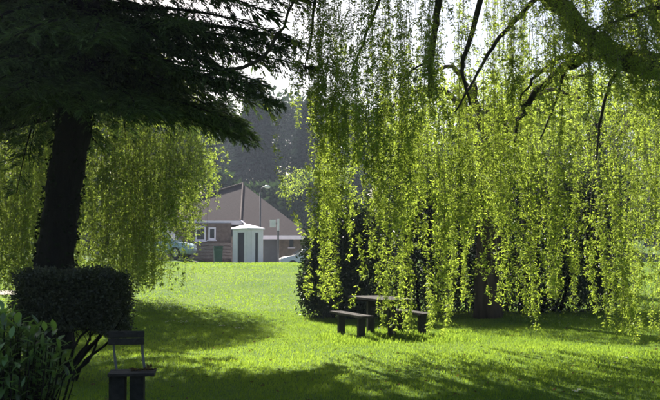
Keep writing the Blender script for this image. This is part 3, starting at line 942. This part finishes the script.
# daisies
def daisies(px, py, D, n, label):
    p = at(px, py, D); x, y = p.x, D
    z = gz(x, y)
    t = thing('daisy_clump', label, 'flower', (x, y, z), 0, 'daisy clumps in the lawn')
    pet = MB(); cen = MB(); stm = MB()
    for k in range(n):
        ox, oy = rng.normal() * .05, rng.normal() * .05; h = rng.uniform(.05, .085)
        stm.tube([(ox, oy, -.005), (ox, oy, h)], [.0015, .0015], 4)
        for a in range(9):
            an = a / 9 * 6.283; c_, s_ = math.cos(an), math.sin(an); r = .022
            v = [(ox + c_ * .004, oy + s_ * .004, h), (ox + c_ * r * .7 - s_ * .006, oy + s_ * r * .7 + c_ * .006, h + .004), (ox + c_ * r, oy + s_ * r, h + .006), (ox + c_ * r * .7 + s_ * .006, oy + s_ * r * .7 - c_ * .006, h + .004)]
            pet.add(v, [(0, 1, 2, 3)])
        cen.tube([(ox, oy, h + .002), (ox, oy, h + .008)], [.006, .004], 6)
    stuff(pet.build('petals', M['petal'], t)); stuff(cen.build('flower_heads', M['yellow'], t)); stuff(stm.build('stalks', M['grass'], t))
for px, py, n in ((183, 325, 10), (170, 325, 5), (222, 328, 4), (237, 331, 4), (612, 366, 5), (578, 393, 5), (627, 362, 4)):
    D_ = 1.6 * 900 / (py - 257.0)
    daisies(px, py, D_, n, 'small clump of white daisies in the mown lawn')

# ================================================================== HOUSE AND YARD
def quad_part(name, pts, mat, parent, thick=.06):
    """slab with the given four corners and thickness along its normal"""
    p = [Vector(q) for q in pts]
    n = (p[1] - p[0]).cross(p[3] - p[0]).normalized() * thick
    v = [tuple(q) for q in p] + [tuple(q - n) for q in p]
    m = MB().add(v, [(0, 1, 2, 3), (7, 6, 5, 4), (0, 4, 5, 1), (1, 5, 6, 2), (2, 6, 7, 3), (3, 7, 4, 0)])
    return m.build(name, mat, parent)

def house():
    Dh = 58.0
    g = gz(-5, Dh)
    o = at(237, 262, Dh)
    t = thing('house', 'low brown-roofed house with white fascia beyond the lawn', 'house', (o.x, Dh, g))
    W = lambda px, py, d: (lambda p: (p.x - o.x, d - Dh, p.z - g))(at(px, py, d))
    ze = W(237, 220, Dh)[2]             # main eave height
    xl = W(120, 220, Dh)[0]; xr = W(237, 220, Dh)[0]
    dep = 12.6
    xr2 = W(306, 236, Dh)[0]; ze2 = W(280, 236, Dh)[2]
    # walls
    ym_ = 1.0
    m = MB(); m.box(((xl + xr) / 2 - .2, dep / 2 + ym_ / 2, ze / 2 - .1), (xr - xl - .6, dep - ym_ - .3, ze - .1)); m.build('wall', M['wall'], t)
    m = MB(); m.box(((xr + xr2) / 2 - .4, dep / 2 + .2, ze2 / 2 - .12), (xr2 - xr + .1, dep - .9, ze2 + .18)); m.build('wall', M['wall_pale'], t)
    # roof: one pyramid; the right slope runs on down to a lower eave
    ap = np.array(W(243, 184, Dh + 6.3))
    ov = .35
    ym = -ov + (ze - ze2) / (ap[2] - ze2) * (6.3 + ov)
    FL = (xl - ov, ym, ze); FRm = (xr + .1, ym, ze)
    FR2 = (xr + 1.55, -ov, ze2); RB = (xr2 + ov, -ov, ze2); RR = (xr2 + ov, dep + ov, ze2); BL = (xl - ov, dep + ov, ze)
    def slope(tris):
        for tr in tris:
            p = [Vector(q) for q in tr]; nn = (p[1] - p[0]).cross(p[2] - p[0]).normalized() * .12
            v = [tuple(q) for q in p] + [tuple(q - nn) for q in p]
            MB().add(v, [(0, 3, 4, 1), (1, 4, 5, 2), (2, 5, 3, 0)], [(0, 1, 2), (5, 4, 3)]).build('roof_slope', M['roof'], t)
    slope([(FL, FRm, ap), (FRm, FR2, ap), (FR2, RB, ap), (RB, RR, ap), (RR, BL, ap), (BL, FL, ap)])
    apl = np.array(FL)
    MB().tube([np.array(FRm) + [0, 0, .04], np.array(ap) + [0, 0, .06]], [.065, .065], 8).build('hip_tiles', M['ridge'], t)
    MB().tube([np.array(apl) + [0, 0, .05], np.array(ap) + [0, 0, .06]], [.065, .065], 8).build('hip_tiles', M['ridge'], t)
    MB().tube([np.array(FRm) + [0, -.02, .02], np.array(FR2) + [0, -.02, .02]], [.05, .05], 6).build('verge', M['white'], t)
    # fascia boards
    MB().box(((xl + xr) / 2, ym - .03, ze - .12), (xr - xl + .7, .05, .26)).build('fascia', M['white'], t, .01)
    MB().box(((FR2[0] + RB[0]) / 2, -ov - .02, ze2 - .10), (RB[0] - FR2[0], .05, .24)).build('fascia', M['white'], t, .01)
    # windows in the left wall
    def window(px0, px1, py0, py1, mull=0):
        a = W(px0, py1, Dh + 1); b = W(px1, py0, Dh + 1)
        yf = 1.15
        cx, cz = (a[0] + b[0]) / 2, (a[2] + b[2]) / 2; w, h = b[0] - a[0], b[2] - a[2]
        wd = MB().box((cx, yf - .02, cz), (w, .05, h)).build('window', M['glass'], t)
        f = MB()
        for sx in (-1, 1): f.box((cx + sx * w / 2, yf - .06, cz), (.09, .1, h + .09))
        for sz in (-1, 1): f.box((cx, yf - .061, cz + sz * h / 2), (w - .09, .1, .09))
        for k in range(mull): f.box((cx - w / 2 + (k + 1) * w / (mull + 1), yf - .06, cz), (.06, .08, h - .09))
        f.build('frame', M['white'], wd)
        MB().box((cx, yf - .1, cz - h / 2 - .09), (w + .25, .2, .07)).build('sill', M['white'], wd)
    window(150, 168, 227, 241, 1); window(196, 205, 227, 240); window(209, 215, 228, 239)
    # right wing: grey garage panel, small window
    yw = .2 + .45
    a = W(263, 262, Dh); b = W(277, 238, Dh)
    MB().box(((a[0] + b[0]) / 2, yw - .04, b[2] / 2), (b[0] - a[0], .06, b[2])).build('garage_door', M['grey_panel'], t)
    a = W(289, 247, Dh); b = W(293, 239, Dh)
    wd = MB().box(((a[0] + b[0]) / 2, yw - .03, (a[2] + b[2]) / 2), (b[0] - a[0], .05, b[2] - a[2])).build('window', M['glass'], t)
    MB().box(((a[0] + b[0]) / 2, yw - .06, a[2] - .05), (b[0] - a[0] + .2, .1, .06)).build('sill', M['white'], wd)
house()

def kiosk():
    D = 54.5
    p = at(247, 262, D); g = gz(p.x, D)
    t = thing('garden_shed', 'small white panelled shed with shallow pointed roof and dark doorway', 'shed', (p.x, D, g))
    zl = at(247, 229.5, D).z - g
    def V2(px, dy): return np.array([float(xat(px, D + dy)) - p.x, dy])
    L_ = V2(233, .55); C_ = np.array([0, -.1]); R_ = V2(263, .75)
    B_ = L_ + R_ - C_
    def panel(name, a, b, u0, u1, z0, z1, mat, out=0.0, th=.05):
        d = b - a; ln = np.linalg.norm(d); d = d / ln; nrm = np.array([d[1], -d[0]])
        c = a + (b - a) * (u0 + u1) / 2 + nrm * out
        return MB().box((c[0], c[1], (z0 + z1) / 2), ((u1 - u0) * ln, th, z1 - z0), math.atan2(d[1], d[0])).build(name, mat, t)
    for a, b, cuts in ((L_, C_, [(0, .36, 1), (.36, .82, 0), (.82, 1.0, 1)]), (C_, R_, [(0.0, .24, 1), (.25, .50, 1), (.50, .68, 0), (.68, 1.0, 1)])):
        for u0, u1, wh in cuts:
            if wh: panel('panel', a, b, u0 + .005, u1 - .005, 0, zl, M['white'])
            else:
                panel('door', a, b, u0, u1, 0, zl - .18, M['dark'], -.06)
                panel('lintel', a, b, u0, u1, zl - .18, zl, M['white'])
    panel('panel', R_, B_, 0, 1, 0, zl, M['white']); panel('panel', B_, L_, 0, 1, 0, zl, M['white'])
    ctr = (L_ + R_) / 2
    pts = [ctr + (q - ctr) * 1.13 for q in (L_, C_, R_, B_)]
    v = [(q[0], q[1], zl + .01) for q in pts] + [(q[0], q[1], zl + .10) for q in pts] + [(ctr[0], ctr[1], zl + .36)]
    m = MB().add(v, [(0, 1, 5, 4), (1, 2, 6, 5), (2, 3, 7, 6), (3, 0, 4, 7), (3, 2, 1, 0)], [(4, 5, 8), (5, 6, 8), (6, 7, 8), (7, 4, 8)])
    m.build('roof', M['white'], t)
kiosk()

def street_lamp():
    D = 56.5
    p = at(260, 262, D); g = gz(p.x, D); top = at(260, 189, D).z - g
    t = thing('street_lamp', 'tall grey street lamp with curved arm beside the white shed', 'lamp', (p.x, D, g))
    MB().tube([(0, 0, -.05), (0, 0, 1.0), (0, 0, 1.05), (0, 0, top - .2)], [.085, .085, .055, .045], 10).build('pole', M['metal'], t, smooth=True)
    MB().tube(spline([(0, 0, top - .22), (.03, 0, top), (.18, 0, top + .12), (.32, 0, top + .14)], 8), .032, 8).build('arm', M['metal'], t, smooth=True)
    h = MB().tube([(.26, 0, top + .13), (.34, 0, top + .15), (.52, 0, top + .13), (.62, 0, top + .10)], [.05, .10, .10, .04], 10).build('lamp_head', M['lamp_glass'], t, smooth=True)
street_lamp()

def post_box():
    D = 55.5
    p = at(278, 262, D); g = gz(p.x, D); top = at(278, 219, D).z - g
    t = thing('sign_post', 'slim post with white box mounted at its top in front of the garage', 'post', (p.x, D, g))
    MB().tube([(0, 0, -.05), (0, 0, top - .7)], [.06, .06], 8).build('pole', M['metal'], t)
    MB().tube([(0, 0, top - .72), (0, 0, top)], [.075, .075], 8).build('post_head', M['white'], t)
    MB().box((-.33, 0, top - .28), (.36, .16, .46)).build('box', M['white'], t, .015)
    MB().box((-.12, 0, top - .28), (.12, .05, .05)).build('bracket', M['metal'], t)
post_box()

def wheelie_bin():
    D = 55.0
    p = at(218, 262, D); g = gz(p.x, D)
    t = thing('wheelie_bin', 'dark green wheeled rubbish bin left of the white shed doorway', 'bin', (p.x, D, g), .2)
    hh = at(218, 246, D).z - g
    v = []
    for z, sx, sy in ((.08, .21, .24), (hh - .08, .27, .32)):
        v += [(-sx, -sy, z), (sx, -sy, z), (sx, sy, z), (-sx, sy, z)]
    MB().add(v, [(0, 3, 2, 1), (4, 5, 6, 7), (0, 1, 5, 4), (1, 2, 6, 5), (2, 3, 7, 6), (3, 0, 4, 7)]).build('body', M['green_bin'], t, .02)
    MB().box((0, -.01, hh - .04), (.60, .72, .07)).build('lid', M['green_bin'], t, .02)
    MB().tube([(-.22, .36, hh - .1), (.22, .36, hh - .1)], [.02, .02], 6).build('handle', M['green_bin'], t)
    for s in (-1, 1):
        MB().tube([(s * .25, .24, .10), (s * .31, .24, .10)], [.10, .10], 12).build('wheel', M['rubber'], t)
wheelie_bin()

def low_fence():
    D = 57.2
    a = at(150, 262, D); b = at(231, 262, D); g = gz(a.x, D)
    t = thing('low_fence', 'low grey slatted fence under the house windows', 'fence', (a.x, D, g))
    w = b.x - a.x
    top = at(190, 243.5, D).z - g
    for k in range(5):
        z = .1 + (top - .15) * k / 4
        MB().box((w / 2, 0, z), (w, .03, top / 5 * .72)).build('slat', M['fence'], t)
    for k in range(5):
        MB().box((w * k / 4, .05, top / 2), (.09, .06, top + .06)).build('post', M['fence'], t)
low_fence()

def car(label, loc, rz, paint):
    t = thing('parked_car', label, 'car', loc, rz)
    # x forward, profile of a small hatchback
    prof = [(-1.95, .30), (-1.98, .62), (-1.90, .88), (-1.2, .93), (1.0, .90), (1.75, .80), (1.98, .62), (2.0, .34), (1.85, .24), (-1.85, .24)]
    MB().prism(prof, -.84, .84).build('body', paint, t, .06, True)
    cab = [(-1.86, .86), (-1.62, 1.32), (-1.30, 1.46), (.05, 1.48), (.35, 1.42), (1.12, .88)]
    m = MB().prism(cab, -.70, .70)
    ob = m.build('cabin', paint, t, .04, True)
    MB().add([(.40, -.60, 1.405), (1.06, -.66, .945), (1.06, .66, .945), (.40, .60, 1.405)], [(0, 1, 2, 3)]).build('windscreen', M['glass'], t, loc=(.03, 0, .03))
    MB().add([(-1.67, -.58, 1.27), (-1.84, -.62, .95), (-1.84, .62, .95), (-1.67, .58, 1.27)], [(0, 3, 2, 1)]).build('rear_window', M['glass'], t, loc=(-.02, 0, .01))
    for s in (-1, 1):
        y = s * .712
        for poly in ([(-1.6, .93), (-1.45, 1.32), (-.62, 1.38), (-.62, .93)], [(-.54, .93), (-.54, 1.38), (.12, 1.38), (.9, .93)]):
            MB().prism(poly, y - .006, y + .006).build('side_window', M['glass'], t)
        for x in (-1.22, 1.28):
            w = MB().tube([(x, s * .66, .31), (x, s * .86, .31)], [.31, .31], 20).build('wheel', M['rubber'], t)
            MB().tube([(x, s * .80, .31), (x, s * .872, .31)], [.20, .19], 16).build('rim', M['rim'], w)
        MB().box((1.93, s * .58, .66), (.12, .36, .14)).build('headlight', M['lamp_glass'], t, .03)
        MB().box((-1.94, s * .66, .74), (.08, .22, .2)).build('tail_light', M['dark'], t, .02)
        MB().box((.78, s * .86, .97), (.14, .16, .11)).build('wing_mirror', paint, t, .03)
    return t
p = at(163, 258, 55.2)
car('pale blue car parked beside the low fence, its nose towards the bin', (p.x - .1, 55.2, gz(p.x, 55.2)), math.radians(-14), M['car_blue']).scale = (1, 1, 1.2)
p = at(308, 262, 56.0)
car('white car parked in front of the garage wing behind the evergreen shrub', (p.x + .2, 55.6, gz(p.x, 55.6)), math.radians(-168), M['car_white'])

# ================================================================== WOODS BEHIND
def wood_tree(i, x, y, h, conif, label):
    z0 = gz(x, y)
    t = thing('woodland_conifer' if conif else 'woodland_tree', label, 'tree', (x, y, z0), 0, 'trees of the wood behind the house')
    MB().tube([(0, 0, -.3), (.1, 0, h * .3), (.0, .1, h * .6), (0, 0, h * .93)], [.4, .33, .2, .04], 8, .06).build('trunk', M['bark_dark'], t, smooth=True)
    P = []; n = 7000 if -22 < x < 8 else 3000
    if conif:
        f = rng.random(n) ** .7
        zz = h * (1 - f * .86)
        tier = np.sin(zz * 3.2 + rng.random() * 6) * .12 + 1
        r = h * .19 * f ** .85 * tier * np.sqrt(rng.uniform(.25, 1, n))
        a = rng.random(n) * 6.283
        P = np.stack([r * np.cos(a), r * np.sin(a), zz - r * .15], 1)
        d = np.stack([np.cos(a), np.sin(a), np.full(n, -.5)], 1) + rng.normal(size=(n, 3)) * .4
        V, Q = kites(P, d, rng.uniform(.6, 1.3, n), .42)
        leaf_object('crown', V, Q, M['wood_conifer'], t)
    else:
        ell = []
        for k in range(26):
            u = rand_dir(1)[0] * rng.random() ** .4
            ell.append((u[0] * h * .26, u[1] * h * .26, h * .55 + u[2] * h * .40, *(h * rng.uniform(.08, .14, 3))))
        V, Q = leaf_cloud(n, ell, .72 if n > 4000 else 1.0, (.4, 1), .5, .2)
        leaf_object('crown', V, Q, M['wood_leaf'], t)
        for k in range(6):
            e = ell[k]; limb('limb', [(0, 0, h * .35), (e[0] * .4, e[1] * .4, h * .5), e[:3]], .14, .04, t, M['bark_dark'], 6, 5, .1)
SEEN = {226: 'hazy broad tree rising behind the peak of the house roof', 255: 'tall bluish spired conifer rising above the street lamp', 283: 'hazy broad tree rising behind the garage wing of the house', 312: 'bluish spired conifer rising behind the pale small tree'}
LOW = {5: 'lower hazy tree close behind the left end of the house roof', 6: 'lower hazy tree close behind the house roof peak', 7: 'lower hazy tree close behind the street lamp', 8: 'lower hazy tree close behind the pale small tree'}
pxs = [-60, -20, 30, 75, 120, 165, 196, 226, 255, 283, 312, 345, 380, 420, 465, 510, 560, 610, 660, 720]
for q, px in enumerate(pxs):
    D = 108 + (q * 37 % 5) * 9
    top_py = [70, 60, 80, 70, 66, 90, 108, 98, 78, 84, 92, 100, 104, 112, 100, 108, 96, 104, 100, 96][q]
    x = float(xat(px, D)); h = float(zat(top_py, D)) - gz(x, D)
    wood_tree(q, x, D, h, q in (3, 8, 10, 13, 17), SEEN.get(px) or ('bluish spired conifer in the wood, hidden behind the willows' if q in (3, 8, 10, 13, 17) else 'hazy broad tree in the wood, hidden behind the willows and conifers'))
for q, px in enumerate(range(-40, 720, 44)):
    D = 90 + (q * 3 % 4) * 3
    x = float(xat(px, D)); h = float(zat(150 + (q * 29 % 30), D)) - gz(x, D)
    wood_tree(q, x, D, h, False, LOW.get(q, 'lower hazy tree at the wood edge, screened by the willows'))

# yellow-green small tree beside the house wing
def small_tree():
    D = 44.0
    p = at(322, 262, D); g = gz(p.x, D)
    t = thing('small_tree', 'pale leafed small tree rising behind the evergreen shrub', 'tree', (p.x, D, g))
    MB().tube([(0, 0, -.1), (.05, 0, 1.5), (0, .05, 3.0), (-.1, 0, 4.2)], [.12, .1, .07, .02], 8, .05).build('trunk', M['bark'], t, smooth=True)
    ell = [(rng.normal() * .9, rng.normal() * .8, rng.uniform(2.2, 4.8), *rng.uniform(.35, .65, 3)) for k in range(14)]
    V, Q = leaf_cloud(3000, ell, .11, (.2, 1), .4, .4)
    leaf_object('crown', V, Q, M['willow_far'], t)
    for k in range(7):
        e = ell[k]; limb('limb', [(0, 0, 2.0), (e[0] * .5, e[1] * .5, 3.0), e[:3]], .05, .015, t, M['bark'], 6, 5, .05)
small_tree()

# ================================================================== HAZE
def haze(density):
    m = bpy.data.materials.new('haze_air'); m.use_nodes = True
    nt = m.node_tree
    for n in list(nt.nodes): nt.nodes.remove(n)
    out = nt.nodes.new('ShaderNodeOutputMaterial')
    v = nt.nodes.new('ShaderNodeVolumePrincipled')
    v.inputs['Color'].default_value = (0.72, 0.82, 1.0, 1)
    v.inputs['Density'].default_value = density
    v.inputs['Anisotropy'].default_value = 0.2
    nt.links.new(v.outputs[0], out.inputs['Volume'])
    o = MB().box((0, 88.5, 21.5), (276, 219, 46)).build('haze', m)
    stuff(o); tag(o, 'thin bluish haze over the park and far wood', 'haze')
haze(0.0005)
